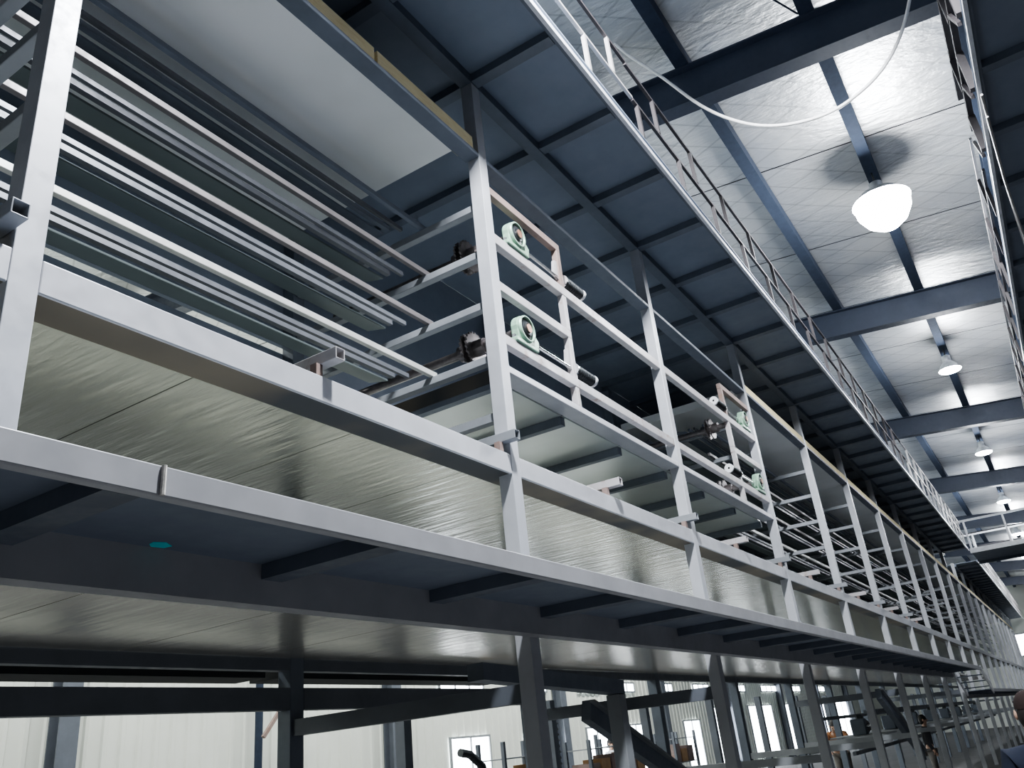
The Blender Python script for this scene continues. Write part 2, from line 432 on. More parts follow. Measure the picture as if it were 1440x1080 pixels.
# ------------------------------------------------------------------ soffits: every sheet is its own panel
def panels(name, mat, x_first, w, n0, n1, y0, y1, z0, z1, lab, grp, cat='panel'):
    base = None
    for i, j in enumerate(range(n0, n1)):
        if base is None: base = o = MB().box(x_first + w * j + .003, x_first + w * (j + 1) - .003, y0, y1, z0, z1).build(name, mat)
        else: o = copy_tree(base, w * i)
        tag(o, lab % _ord(i), cat, grp)
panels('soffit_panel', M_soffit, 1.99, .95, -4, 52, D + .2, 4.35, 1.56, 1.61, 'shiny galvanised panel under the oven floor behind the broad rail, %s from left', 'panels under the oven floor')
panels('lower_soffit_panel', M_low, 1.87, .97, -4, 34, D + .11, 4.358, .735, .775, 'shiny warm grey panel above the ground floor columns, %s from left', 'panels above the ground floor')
panels('ceiling_panel', M_top, 3.95 - 2.3 * 3, 2.3, 0, 3, 2.6, 4.3, 3.966, 4.07, 'pale insulated ceiling panel above the track rails of the left oven, %s from left', 'ceiling panels of the left oven')
panels('far_ceiling_panel', M_top, 10.2, 3.0, 0, 15, 2.6, 4.3, 3.966, 4.07, 'pale insulated ceiling panel of the long right oven, %s from left', 'ceiling panels of the right oven')

# ------------------------------------------------------------------ lower walkway
def walkway(name, label, x0, x1, ye, yi, zb, joist_x, wall_beam_h=.15, weld=None):
    s = 1 if yi > ye else -1
    o = empty(name, ((x0 + x1) / 2, (ye + yi) / 2, zb))
    MB().box(x0, x1, min(ye + s * .008, yi), max(ye + s * .008, yi), zb + .058, zb + .072).build('deck', M_deck, o)
    e = MB()
    e.box(x0, x1, min(ye, ye + s * .008), max(ye, ye + s * .008), zb, zb + .078)
    e.box(x0, x1, min(ye + s * .008, ye + s * .045), max(ye + s * .008, ye + s * .045), zb, zb + .006)
    e.build('edge_channel', M_rail, o, bevel=.003)
    MB().box(x0, x1, min(yi, yi + s * .085), max(yi, yi + s * .085), zb - .09, zb + wall_beam_h - .09).build('wall_beam', M_wbeam, o)
    for xj in joist_x:
        MB().box(xj - .05, xj + .05, min(ye + s * .05, yi), max(ye + s * .05, yi), zb + .002, zb + .0575).build('joist', M_dark, o)
    if weld: 
        MB().cyl((weld, ye - .004, zb), (weld, ye - .004, zb + .078), .007, 8).build('weld_seam', M_weld, o)
    tag(o, label, 'walkway')
    return o
walkway('lower_walkway', 'long lower walkway with pale edge channel and dark underside, along the machine front', -3.0, 22.9, 1.77, 2.395, .675,
        [1.16 + 1.0 * i for i in range(-3, 22)], weld=1.235)
walkway('sunken_walkway', 'lower continuation of the walkway beyond the short white stair, far right', 24.5, 65, 1.77, 2.395, .21, [25 + i for i in range(0, 40)])
st = empty('stair_flight', (23.7, 2.1, .3))
for y in (1.79, 2.37): MB().bar((22.92, y, .70), (24.48, y, .245), .03, .16).build('stringer', M_white, st)
for i in range(3): MB().box(23.1 + i * .42, 23.4 + i * .42, 1.81, 2.35, .58 - i * .125, .60 - i * .125).build('tread', M_dark, st)
tag(st, 'short flight of steps with white stringers joining the two lower walkways', 'stairs')
q = [(1.612, 2.335), (1.648, 2.318), (1.690, 2.345), (1.682, 2.378), (1.640, 2.385), (1.618, 2.362)]
tag(MB().prism(q, 'z', .7312, .7328).build('tape_scrap', M_cyan),
    'small cyan tape scrap stuck under the lower walkway deck', 'tape')

# ------------------------------------------------------------------ upper walkways, machine roof deck, railings
def upper(name, label, x0, x1, ye, yi, yb, zb, jx):
    s = 1 if yi > ye else -1
    o = empty(name, ((x0 + x1) / 2, (ye + yi) / 2, zb))
    MB().box(x0, x1, min(ye, yb), max(ye, yb), zb + .085, zb + .10).build('deck', M_deck, o)
    MB().box(x0, x1, min(ye, ye + s * .03), max(ye, ye + s * .03), zb, zb + .045).build('edge_angle', M_edge, o)
    MB().box(x0, x1, min(ye + s * .03, ye + s * .06), max(ye + s * .03, ye + s * .06), zb + .02, zb + .084).build('edge_channel', M_dark, o)
    MB().box(x0, x1, min(yi, yi + s * .1), max(yi, yi + s * .1), zb, zb + .084).build('wall_beam', M_dark, o)
    for xj in jx:
        MB().box(xj - .045, xj + .045, min(ye + s * .061, yi), max(ye + s * .061, yi), zb + .012, zb + .084).build('joist', M_dark, o)
        if yi > ye: MB().box(xj - .045, xj + .045, yi + .101, yb, zb + .012, zb + .084).build('joist', M_dark, o)
    tag(o, label, 'walkway')
    return o
upper('upper_walkway', 'long dark upper walkway overhanging the left machine, seen from below', -3.0, 32.0, 1.735, D, 4.48, 4.672, [P0 + i for i in range(-3, 31)])
upper('upper_walkway', 'far stretch of the left upper walkway beyond the crossing bridge', 35.2, 65, 1.735, D, 4.48, 4.672, [36 + i for i in range(0, 29)])
upper('opposite_walkway', 'dark upper walkway of the opposite machine at the right edge', -3.0, 60, -.785, -1.53, -2.4, 4.672, [.67 + i for i in range(-3, 59)])

def railing(x0, x1, y, zt, zm, z0, xl, xu, w, mat_mid, mat_top, mat_post, label, vee=False):
    o = empty('guard_railing', ((x0 + x1) / 2, y, z0))
    MB().bar((x0, y, zt), (x1, y, zt), w, w).build('top_rail', mat_top, o)
    MB().bar((x0, y, zm), (x1, y, zm), w, w).build('mid_rail', mat_mid, o)
    for x in xl: MB().bar((x, y, z0), (x, y, zm - w / 2), w * 1.25, w * 1.25).build('lower_post', mat_post, o)
    for x in xu: MB().bar((x, y, zm + w / 2), (x, y, zt - w / 2), w * 1.25, w * 1.25).build('upper_post', mat_post, o)
    if vee:
        for x in xl: MB().bar((x + .1, y + .02, z0), (x + .45, y + .02, zm - w / 2), w * .6, w * .6).build('brace', mat_post, o)
    tag(o, label, 'railing')
    return o
railing(2.5, 5.6, 1.75, 5.59, 5.165, 4.775, [2.7, 3.7, 4.7], [3.24, 4.24, 5.24], .026, M_handl, M_hand, M_handl, 'pale near stretch of railing on the left upper walkway')
railing(5.6, 20, 1.75, 5.57, 5.15, 4.775, [5.7 + .97 * i for i in range(15)], [6.2 + .97 * i for i in range(14)], .028, M_hand, M_hand, M_hand, 'long dark stretch of railing on the left upper walkway')
railing(20, 31.8, 1.75, 5.57, 5.15, 4.775, [20.3 + i for i in range(12)], [20.8 + i for i in range(11)], .028, M_handl, M_handl, M_handl, 'far pale stretch of railing on the left walkway, before the bridge')
railing(35.4, 64.5, 1.75, 5.57, 5.15, 4.775, [35.6 + i for i in range(29)], [36.1 + i for i in range(28)], .028, M_handl, M_handl, M_handl, 'farthest stretch of railing, beyond the crossing bridge')
railing(2.8, 8.25, -.78, 5.6, 5.2, 4.775, [4.0, 5.0, 6.0, 7.0, 8.0], [3.5, 4.5, 5.5, 6.6, 7.6], .05, M_hand, M_hand, M_hand, 'dark near railing on the opposite walkway, top right', vee=True)
railing(9.0, 40, -.79, 5.57, 5.15, 4.775, [9.4 + i for i in range(30)], [9.9 + i for i in range(30)], .028, M_hand, M_handl, M_hand, 'long railing on the opposite walkway along the right edge')
for i, (a, b_) in enumerate((((6.9, -.80, 4.63), (10.1, -.98, 4.60)), ((7.2, -.81, 4.60), (10.3, -1.01, 4.55)))):
    tag(MB().tube([a, (8.4, -.87, 4.6), b_, (b_[0] + 2, b_[1] - .15, 4.58)], .012, 8).build('slack_wire', M_handl),
        'pale thin wire hanging under the opposite walkway, %s of the pair' % ('left' if i == 0 else 'right'), 'wire')
# crossing bridge between the walkways
br = empty('crossing_bridge', (33.6, .5, 4.67))
MB().box(32.1, 35.1, -.77, 1.72, 4.70, 4.75).build('deck', M_deck, br)
for x in (32.05, 35.1): MB().box(x, x + .06, -.77, 1.72, 4.60, 4.76).build('edge_beam', M_white if x < 33 else M_dark, br)
for x in (32.08, 35.13):
    MB().bar((x, -.77, 5.70), (x, 2.6, 5.70), .05, .07).build('handrail', M_white, br)
    MB().bar((x, -.77, 5.25), (x, 1.72, 5.25), .03, .03).build('mid_rail', M_hand, br)
    for y in (-.7, .45, 1.65): MB().bar((x, y, 4.76), (x, y, 5.66), .06, .06).build('railing_post', M_white, br)
tag(br, 'footbridge with white handrails crossing between the two upper walkways', 'bridge')

# ------------------------------------------------------------------ track rails in the ovens
LV = [3.60, 3.205, 2.80, 2.395]                       # tops of the cross beams
LN = ['topmost', 'second', 'third', 'lowest']
def tracks(x0, x1, where, side, ends):
    sgn = 1
    for i, z in enumerate(LV):
        e = ends if i else ends + .02
        spec = [('track_rail', M_track, 3.06, .032, .04, 'broad pale track rail'), ('guide_rail', M_trackb_shade, 3.185, .024, .03, 'thin guide rail'),
                ('chain_rail', M_trackb_shade, 3.255, .035, .035, 'grey chain rail'), ('guard_plate', M_guard, 3.385, .17, .012, 'flat grey guard plate')]
        for name, mat, y, w, h, lab in spec:
            yy = y if side == 'front' else 7.30 - y
            xe = x1 + e - (0 if name == 'track_rail' else (.22 if name != 'guide_rail' else .15))
            mt = (M_track_lit if name == 'track_rail' and i == 3 else mat) if i else (M_dark if name != 'guide_rail' else M_trackb_shade)  # shade by tier put into the colour: unlit at top, lit at bottom
            mb = MB()
            if name == 'guard_plate': mb.bar((x0, yy, z + .02), (xe, yy, z + .02), w, h, (0, -.25 if side == 'front' else .25, 1))
            else: mb.box(x0, xe, yy - w / 2, yy + w / 2, z, z + h)
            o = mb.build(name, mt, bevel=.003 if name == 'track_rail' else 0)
            tag(o, '%s on the %s tier, %s side of the %s oven' % (lab, LN[i], side, where), 'rail', '%ss of the %s oven' % (name.replace('_', ' '), where))
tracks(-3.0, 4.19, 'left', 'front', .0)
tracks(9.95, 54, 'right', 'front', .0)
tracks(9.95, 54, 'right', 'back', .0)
# cross beams that carry them at each post
base = None
for k in [0, 1] + list(range(3, 14)):
    for i, z in enumerate(LV):
        if base is None: base = o = MB().box(px(0) - .03, px(0) + .03, D + .101, 4.35, LV[0] - .055, LV[0]).build('cross_beam', M_cross, bevel=.004)
        else: o = copy_tree(base, PS * k, 0, z - LV[0])
        tag(o, 'grey cross beam carrying the %s tier of rails at the %s post' % (LN[i], _ord(k)), 'beam', 'cross beams inside the ovens')
# back posts of the machine
base = None
for k in range(0, 16):
    if base is None: base = o = MB().box(px(0) - .06, px(0) + .06, 4.36, 4.48, -H, 4.6).build('back_post', M_dark, bevel=.005)
    else: o = copy_tree(base, PS * k)
    tag(o, 'dark back post of the machine opposite the %s front post' % _ord(k), 'post', 'back posts of the machine')

for z0_, z1_, nm, kk in ((3.135, 4.756, 'upper', range(-1, 16)), (1.62, 3.06, 'lower', [-1, 0] + list(range(3, 16)))):  # sheets added to keep rear light out and darken the machine interior
    base = None
    for k in kk:
        if k in (1, 2): o = MB().box(px(k) + .003, px(k + 1) - .003, 4.4805, 4.52, 2.75, z1_).build('light_block_sheet', M_deck)
        elif base is None: base = o = MB().box(px(k) + .003, px(k + 1) - .003, 4.4805, 4.52, z0_, z1_).build('light_block_sheet', M_deck)
        else: o = copy_tree(base, PS * (k - kk[0]))
        tag(o, 'dark ' + nm + ' light-blocking sheet added on the machine back, %s' % ('left of the first post' if k < 0 else 'between the %s and %s posts' % (_ord(k), _ord(k + 1))), 'panel', 'light-blocking sheets on the machine back')

# ------------------------------------------------------------------ machine gap between second and fourth posts
def gapbay(name, mat, z0, z1, lab, y1=D + .06):
    for k in (1, 2):
        o = MB().box(px(k) + .0505, px(k + 1) - .0505, D + .005, y1, z0, z1).build(name, mat, bevel=.004)
        tag(o, lab % ('second and third' if k == 1 else 'third and fourth'), 'rail', 'open bay rails')
gapbay('bearing_rail', M_rusty, 3.275, 3.355, 'upper bearing rail with rust stains between the %s posts')
gapbay('bearing_rail', M_rusty, 2.475, 2.55, 'lower bearing rail with rust stains between the %s posts')
gapbay('floor_rail', M_rail, 2.265, 2.315, 'narrow pale rail at the open bay floor between the %s posts', D + .14)
# floor of the gap: shiny pans on dark cross joists
for i in range(6):
    xa = px(1) + .06 + i * .98
    o = MB().box(xa + .03, xa + .95, D + .16, 4.3, 2.27, 2.30).build('floor_pan', M_gap)
    tag(o, 'shiny steel floor pan under the open machine bay, %s from left' % _ord(i), 'panel', 'floor pans of the open bay')
for i in range(7):
    xa = px(1) + .06 + i * .98 - (.02 if i else -.03)
    o = MB().box(xa - .03, xa + .03, D + .16, 4.3, 2.20, 2.268).build('floor_joist', M_dark)
    tag(o, 'dark joist under the open bay floor pans, %s from left' % _ord(i), 'beam', 'joists of the open bay floor')
for y, nm in ((3.05, 'front'), (3.75, 'back')):
    for q, (xa, xb) in enumerate(((px(1) + .1, px(2)), (px(2) + .02, px(3) - .1))):
        tag(MB().box(xa, xb, y, y + .16, 2.305, 2.36).build('floor_channel', M_dark), 'dark flat channel on the open bay floor, %s row, %s half' % (nm, 'left' if q == 0 else 'right'), 'beam')
tag(MB().box(px(1) + .051, px(1) + .085, D + .15, 4.3, 2.24, 2.335).build('insulation_edge', M_brown), 'brown insulation edge under the lowest tier at the second post', 'insulation')
tag(MB().box(px(1) - .03, px(1) + .03, D + .101, 4.35, 1.93, 1.985).build('cross_beam', M_cross), 'grey cross beam low at the second post above the support arm', 'beam')

# take-up frames and pillow block bearings
def takeup(xp, s, side):
    o = empty('takeup_stand', (xp + s * .5, D + .03, 2.33))
    xa, xb = sorted((xp + s * .052, xp + s * 1.075))
    MB().box(xa, xb, D + .008, D + .058, 3.70, 3.765).build('top_bar', M_rust, o, bevel=.003)
    MB().box(xa, xb, D + .008, D + .058, 2.895, 2.965).build('middle_bar', M_rusty, o, bevel=.003)
    xu = xp + s * 1.045
    for z0, z1, n_, mt in ((3.356, 3.699, 'upper_upright', M_rust), (2.966, 3.274, 'middle_upright', M_rusty), (2.551, 2.894, 'lower_upright', M_rusty), (2.316, 2.474, 'foot', M_rusty)):
        MB().box(xu - .028, xu + .028, D + .008, D + .058, z0, z1).build(n_, mt, o, bevel=.003)
    for z in (3.42, 2.62):                                                        # folded plate lug the screw passes through
        MB().prism([(xu - s * .028, z), (xu - s * .10, z + .02), (xu - s * .07, z + .16), (xu - s * .028, z + .17)], 'y', D + .02, D + .045).build('screw_lug', M_rusty, o)
    tag(o, 'rust-stained take-up frame of bars beside the %s post' % side, 'frame', 'take-up frames')
def bearing(xc, z0, s, lab):
    o = empty('pillow_block_bearing', (xc, D + .03, z0))
    zc = z0 + .135
    ft = MB().box(xc - .145, xc + .145, D - .01, D + .07, z0 + .001, z0 + .034)
    ft.build('foot', M_green, o, bevel=.006)
    for q in (-1, 1): MB().cyl((xc + q * .118, D + .03, z0 + .034), (xc + q * .118, D + .03, z0 + .062), .017, 6).build('bolt', M_bright, o)
    pr = [(xc - .10, z0 + .034)]
    for i in range(13):
        a = math.pi * (1.08 - 1.16 * i / 12); pr.append((xc + .105 * math.cos(a), zc + .105 * math.sin(a)))
    pr.append((xc + .10, z0 + .034))
    hb = MB(); n_ = len(pr)
    hb.prism(pr[::-1], 'y', D + .0, D + .06)
    hb.build('housing', M_green, o, bevel=.008)
    MB().lathe([(.102, -.0), (.100, -.022), (.088, -.024), (.086, -.006)], 28, (xc, D, zc), 'y').build('housing_rim', M_green, o, smooth=True)
    MB().lathe([(.084, -.003), (.074, -.014), (.060, -.008), (.056, -.02), (.036, -.02)], 28, (xc, D, zc), 'y').build('insert', M_iron, o, smooth=True)
    # slotted lug on the screw side
    MB().prism([(xc + s * .10, z0 + .036), (xc + s * .175, z0 + .05), (xc + s * .185, z0 + .10), (xc + s * .155, z0 + .125), (xc + s * .106, z0 + .16)], 'y', D + .005, D + .055).build('screw_socket', M_green, o, bevel=.005)
    tag(o, lab, 'bearing', 'green pillow block bearings')
    # shaft across the machine with a sprocket
    sh = MB().cyl((xc, D - .032, zc), (xc, 4.3, zc), .034, 18).build('drive_shaft', M_chain)
    MB().cyl((xc, D - .035, zc), (xc, D - .0325, zc), .033, 18).build('shaft_end', M_copper, sh)
    sp = MB(); nt_ = 22; pr2 = []
    for i in range(nt_ * 2):
        a = math.pi * i / nt_; r_ = .135 if i % 2 else .118; pr2.append((xc + r_ * math.cos(a), zc + r_ * math.sin(a)))
    sp.prism(pr2, 'y', D + .42, D + .435); sp.prism(pr2, 'y', D + .47, D + .485)
    sp.build('sprocket', M_chain, sh)
    MB().cyl((xc, D + .34, zc), (xc, D + .56, zc), .06, 18).build('hub', M_chain, sh)
    MB().cyl((xc, D + .18, zc), (xc, D + .22, zc), .055, 18).build('lock_collar', M_bright, sh)
    tag(sh, 'steel shaft with sprocket behind the ' + lab.replace('green pillow block bearing ', 'bearing '), 'shaft', 'drive shafts')
    # take-up screw and spring
    zq = z0 + .085; ts = empty('takeup_screw', (xc + s * .5, D + .03, zq))
    xs_ = xc + s * .186; xe = xc + s * 1.05
    MB().cyl((xs_, D + .03, zq), (xe, D + .03, zq), .012, 10).build('threaded_rod', M_bright, ts)
    pts = []; x1_, x2_ = xc + s * .75, xc + s * 1.02
    for i in range(12 * 11 + 1):
        a = 2 * math.pi * i / 12; f_ = i / (12 * 11); pts.append((x1_ + (x2_ - x1_) * f_, D + .03 + .042 * math.cos(a), zq + .042 * math.sin(a)))
    MB().tube(pts, .009, 6).build('spring', M_iron, ts, smooth=True)
    MB().cyl((x2_ + s * .004, D + .03, zq), (x2_ + s * .03, D + .03, zq), .05, 18).build('end_washer', M_white, ts)
    MB().cyl((x1_ - s * .022, D + .03, zq), (x1_ - s * .006, D + .03, zq), .05, 18).build('seat_washer', M_bright, ts)
    tag(ts, 'black coil take-up spring of the ' + lab.replace('green pillow block bearing ', 'bearing '), 'spring', 'take-up springs')
takeup(px(1), 1, 'second'); takeup(px(3), -1, 'fourth')
bearing(px(1) + .36, 3.356, 1, 'green pillow block bearing on the upper rail right of the second post')
bearing(px(1) + .33, 2.551, 1, 'green pillow block bearing on the lower rail right of the second post')
bearing(px(3) - .36, 3.356, -1, 'green pillow block bearing on the upper rail left of the fourth post')
bearing(px(3) - .33, 2.551, -1, 'green pillow block bearing on the lower rail left of the fourth post')

# ------------------------------------------------------------------ support arms above the broad rail
n = 0
for i in range(0, 14):
    x = 1.07 + 1.485 * i
    o = empty('support_arm', (x, 2.45, 1.673))
    if i % 2 == 0: x = px(i // 2) - .085
    MB().hollow('y', 2.40, 3.9 if i != 1 else 2.80, (x, 1.770), .06, .06, .006).build('arm_tube', M_rusty if i % 2 else M_cross, o, bevel=.004)
    MB().box(x - .055, x - .015, D + .015, D + .055, 1.674, 1.7395).build('upright', M_rust, o)
    tag(o, ('hollow square steel arm resting over the broad rail, beside the %s post' % _ord(i // 2)) if i % 2 == 0 else
        'hollow square steel arm over the broad rail, midway after the %s post' % _ord(i // 2), 'arm', 'support arms over the broad rail')

# ------------------------------------------------------------------ ground floor frame behind the walkway
def backbays(name, mat, z0, z1, y0, y1, lab, grp, k0=-1, k1=15):
    base = None
    for k in range(k0, k1):
        if base is None: base = o = MB().box(px(k) + .062, px(k + 1) - .062, y0, y1, z0, z1).build(name, mat)
        else: o = copy_tree(base, PS * (k - k0))
        tag(o, lab % ('left of the first post' if k < 0 else 'between the %s and %s posts' % (_ord(k), _ord(k + 1))), 'beam', grp)
backbays('back_beam', M_col, .655, .735, 4.36, 4.44, 'upper dark back frame beam, %s', 'upper beams of the back frame')
backbays('back_lower_beam', M_col, .41, .548, 4.36, 4.44, 'lower dark back frame beam, %s', 'lower beams of the back frame', -1, 2)
backbays('dark_filler', M_iron2, .64, .80, 4.6, 4.9, 'dark filler box added behind the machine, %s', 'dark filler boxes', -1, 2)  # boxes added to make the gap below the upper back beam dark
base = None
for k in (1, 2, 5, 8, 11):
    if base is None: base = o = MB().box(px(1) - .04, px(1) + .04, D + .101, 4.355, .25, .35).build('tie_beam', M_col)
    else: o = copy_tree(base, PS * (k - 1))
    tag(o, 'dark ground floor tie beam running back from the %s post' % _ord(k), 'beam', 'ground floor tie beams')
base = None
for k in range(2, 16):
    if base is None: base = o = MB().box(px(2) - .04, px(2) + .04, D + .101, 4.355, -.42, -.34).build('low_tie_beam', M_cross)
    else: o = copy_tree(base, PS * (k - 2))
    tag(o, 'pale low tie beam running back from the %s post' % _ord(k), 'beam', 'low tie beams')
# low trays with gear motors, and the long tubes that tie the ground floor frame
for q, (y_, z_) in enumerate(((3.25, .02), (4.1, -.02), (3.6, -.62))):
    tag(MB().box(px(5) + .2, 46, y_ - .03, y_ + .03, z_, z_ + .06).build('long_tube', M_col), 'long dark tube low in the ground floor frame, %s of three' % ('front', 'rear', 'lowest')[q], 'tube')
mo0 = None
for k in range(5, 13):
    if mo0 is None:
        x_ = px(5) + 1.3; o = mo0 = empty('gear_motor', (x_, 3.6, -.34))
        MB().box(x_ - .5, x_ + .5, 3.1, 4.1, -.345, -.325).build('tray', M_cross, o)
        MB().lathe([(.0, 0), (.12, 0), (.13, .02), (.13, .30), (.11, .32), (.11, .38), (.0, .38)], 18, (x_ - .1, 3.6, -.19), 'x').build('motor_body', M_iron, o, smooth=True)
        MB().box(x_ - .30, x_ - .10, 3.47, 3.73, -.325, -.05).build('gear_case', M_dark, o, bevel=.02)
        MB().cyl((x_ - .20, 3.38, -.19), (x_ - .20, 3.47, -.19), .03, 12).build('output_shaft', M_bright, o)
        MB().box(x_ + .02, x_ + .14, 3.55, 3.65, -.06, .02).build('terminal_box', M_iron, o, bevel=.006)
    else: o = copy_tree(mo0, PS * (k - 5))
    tag(o, 'dark gear motor on a low tray after the %s column' % _ord(k), 'motor', 'gear motors on the low trays')
# second row of columns and a long stringer further back
base = None
for k in range(2, 16):
    if base is None: base = o = MB().box(px(2) - .06, px(2) + .06, 5.9, 6.02, -H, .6).build('rear_column', M_col)
    else: o = copy_tree(base, PS * (k - 2))
    tag(o, 'dark column of the second row behind the machine, in line with the %s post' % _ord(k), 'column', 'second row columns')
for k, (dz0, dz1) in ((2, (.28, -.75)), (5, (.3, -.8))):
    yc = 3.6 if k == 2 else 2.85
    o = empty('inclined_channel', (px(k) + .6, yc, -.2))
    MB().bar((px(k) - .4, yc, dz0), (px(k) + 2.4, yc, dz1), .09, .17).build('web', M_dark, o)
    MB().bar((px(k) - .4, yc - .07, dz0 + .07), (px(k) + 2.4, yc - .07, dz1 + .07), .05, .02).build('flange', M_cross, o)
    tag(o, 'dark steel channel slanting down behind the %s column' % _ord(k), 'beam')
o = MB().hollow('z', -H, .33, (6.05, 2.95), .11, .11, .006).build('short_column', M_cross, bevel=.004)
tag(o, 'short pale column standing under the tie beam between second and third posts', 'column')
o = MB().bar((4.3, 3.0, .47), (6.1, 2.95, .38), .12, .10).build('trimmer_beam', M_dark)
tag(o, 'dark trimmer beam over the short pale column', 'beam')
for i, (x, y) in enumerate(((15.2, 8.0), (17.6, 8.6), (21.5, 9.0), (13.0, 8.4))):
    rk = empty('storage_rack', (x, y, -H))
    for xx in (-.7, .7):
        for yy in (-.25, .25): MB().box(x + xx - .03, x + xx + .03, y + yy - .03, y + yy + .03, -H, .1 + .1 * (i % 2)).build('rack_post', M_col, rk)
    for zz_ in (-1.2, -.6, -.05): MB().box(x - .7, x + .7, y - .25, y + .25, zz_ - .02, zz_).build('shelf', M_cross, rk)
    tag(rk, 'storage rack of crates on the floor behind the machine, %s' % ('second from left', 'third from left', 'rightmost', 'leftmost')[i], 'rack', 'storage racks')
    for j in range(3):
        q = MB().box(x - .6 + j * .42, x - .25 + j * .42, y - .2, y + .2, -.6 + .001, -.6 + .30 + .06 * ((i + j) % 3))
        w = q.build('crate', M_box if (i + j) % 2 else M_rust)
        tag(w, 'brown crate on the middle shelf of the %s storage rack, %s' % (('second', 'third', 'rightmost', 'leftmost')[i], ('left', 'centre', 'right')[j]), 'crate', 'crates on the storage racks')
# hanging coil chain and bent arm seen against the lower window
tag(MB().tube([(12.4 + .05 * math.cos(i * .9), 7.2 + .05 * math.sin(i * .9), .45 - i * .012) for i in range(110)], .014, 6).build('hanging_coil', M_iron),
    'dark coiled hose hanging before the bright lower window', 'hose')
tag(MB().tube([(9.55, 6.6, -.35), (9.45, 6.6, -.1), (9.2, 6.6, .05), (9.0, 6.6, .08)], .05, 8).build('bent_pipe', M_iron), 'dark bent pipe rising before the leftmost bright window', 'pipe')

# ------------------------------------------------------------------ lamps, cable
def cone_lamp(x, y, lab, q=.75):
    z = 6.17
    o = empty('high_bay_lamp', (x, y, z)); dp = .40 if q > 1 else .05  # nearest lens is oversized and deep, shaped like the lamp's glare
    MB().lathe([(.275 * q, 0), (.265 * q, .012), (.20 * q, .11), (.10 * q, .19), (.085, .20), (.085, .30), (.03, .33), (.0, .33)], 28, (x, y, z), 'z').build('reflector', M_lamp, o, smooth=True)
    MB().lathe([(.0, -dp), (.10 * q, -.96 * dp), (.19 * q, -.72 * dp), (.25 * q, -.36 * dp), (.265 * q, .004), (.262 * q, .012), (.0, .014)], 28, (x, y, z), 'z').build('lens', M_bulb, o)
    MB().cyl((x, y, z + .33), (x, y, z + .475), .012, 8).build('hanger', M_iron, o)
    tag(o, lab, 'lamp', 'high bay lamps')
    ld = bpy.data.lights.new('lamp_light', 'POINT'); ld.energy = LAMP; ld.shadow_soft_size = .25; ld.color = (.93, .965, 1.0)
    lo = bpy.data.objects.new('lamp_light', ld); col.objects.link(lo); lo.location = (x, y, z + H - (.75 if q > 1 else .35))
LAMP = 230
LX = [10.62, 17.92, 25.3, 32.65, 40.1, 47.5, 55]
for i, x in enumerate(LX):
    cone_lamp(x, .27, 'glowing white high bay lamp under the middle purlin, ' + ['nearest and brightest', 'second', 'third', 'fourth', 'fifth', 'sixth', 'farthest'][i] + ('' if i == 0 else ' along the row'), 1.35 if i == 0 else .78)
cx = 6.75
cab = [(cx, 2.02, 6.52), (cx, 1.60, 6.02), (cx, 1.28, 5.70), (cx, .90, 5.36), (cx, .62, 5.24), (cx, .35, 5.19), (cx, .08, 5.22), (cx, -.16, 5.36), (cx, -.36, 5.62), (cx, -.47, 6.0), (cx, -.5, 6.5)]

def raypt(u, v, X):
    d = [R[i][0] * (u - 720) + R[i][1] * (v - 540) + R[i][2] * 1164.04 for i in range(3)]
    return (X, d[1] * X / d[0], d[2] * X / d[0])
cab = [raypt(u, v, cx) for u, v in ((772, -70), (820, 0), (850, 45), (880, 75), (930, 108), (985, 148), (1035, 170), (1085, 177), (1140, 168), (1185, 148), (1232, 108), (1262, 60), (1279, 0), (1284, -70))]
def smoothp(p, n=6):
    out = []
    for i in range(len(p) - 1):
        a, b_, c_, d_ = [Vector(p[max(0, min(len(p) - 1, j))]) for j in (i - 1, i, i + 1, i + 2)]
        for k in range(n):
            t_ = k / n
            out.append(.5 * ((2 * b_) + (c_ - a) * t_ + (2 * a - 5 * b_ + 4 * c_ - d_) * t_ ** 2 + (3 * b_ - a - 3 * c_ + d_) * t_ ** 3))
    out.append(Vector(p[-1])); return out
tag(MB().tube(smoothp(cab), .016, 8).build('hanging_cable', M_cable, smooth=True), 'white cable sagging in a long loop under the foil roof', 'cable')

# ------------------------------------------------------------------ people
def skinned(name, chains, mat, parent, sub=2):
    """chains of (point, radius); chains joined where points coincide"""
    vs = []; rad = []; ed = []; idx = {}
    for ch in chains:
        prev = None
        for p, r_ in ch:
            key = tuple(round(c_, 4) for c_ in p)
            if key not in idx: idx[key] = len(vs); vs.append(p); rad.append(r_)
            i = idx[key]
            if prev is not None and prev != i: ed.append((prev, i))
            prev = i
    me = bpy.data.meshes.new(name); me.from_pydata(vs, ed, [])
    ob = bpy.data.objects.new(name, me); col.objects.link(ob); ob.parent = parent
    sk = ob.modifiers.new('skin', 'SKIN'); sk.use_smooth_shade = True
    for i, sv in enumerate(me.skin_vertices[0].data):
        r_ = rad[i]; sv.radius = r_ if isinstance(r_, tuple) else (r_, r_); sv.use_root = (i == 0)
    ss = ob.modifiers.new('sub', 'SUBSURF'); ss.levels = sub; ss.render_levels = sub
    me.materials.append(mat); ob['_o'] = (0, 0, 0)
    return ob
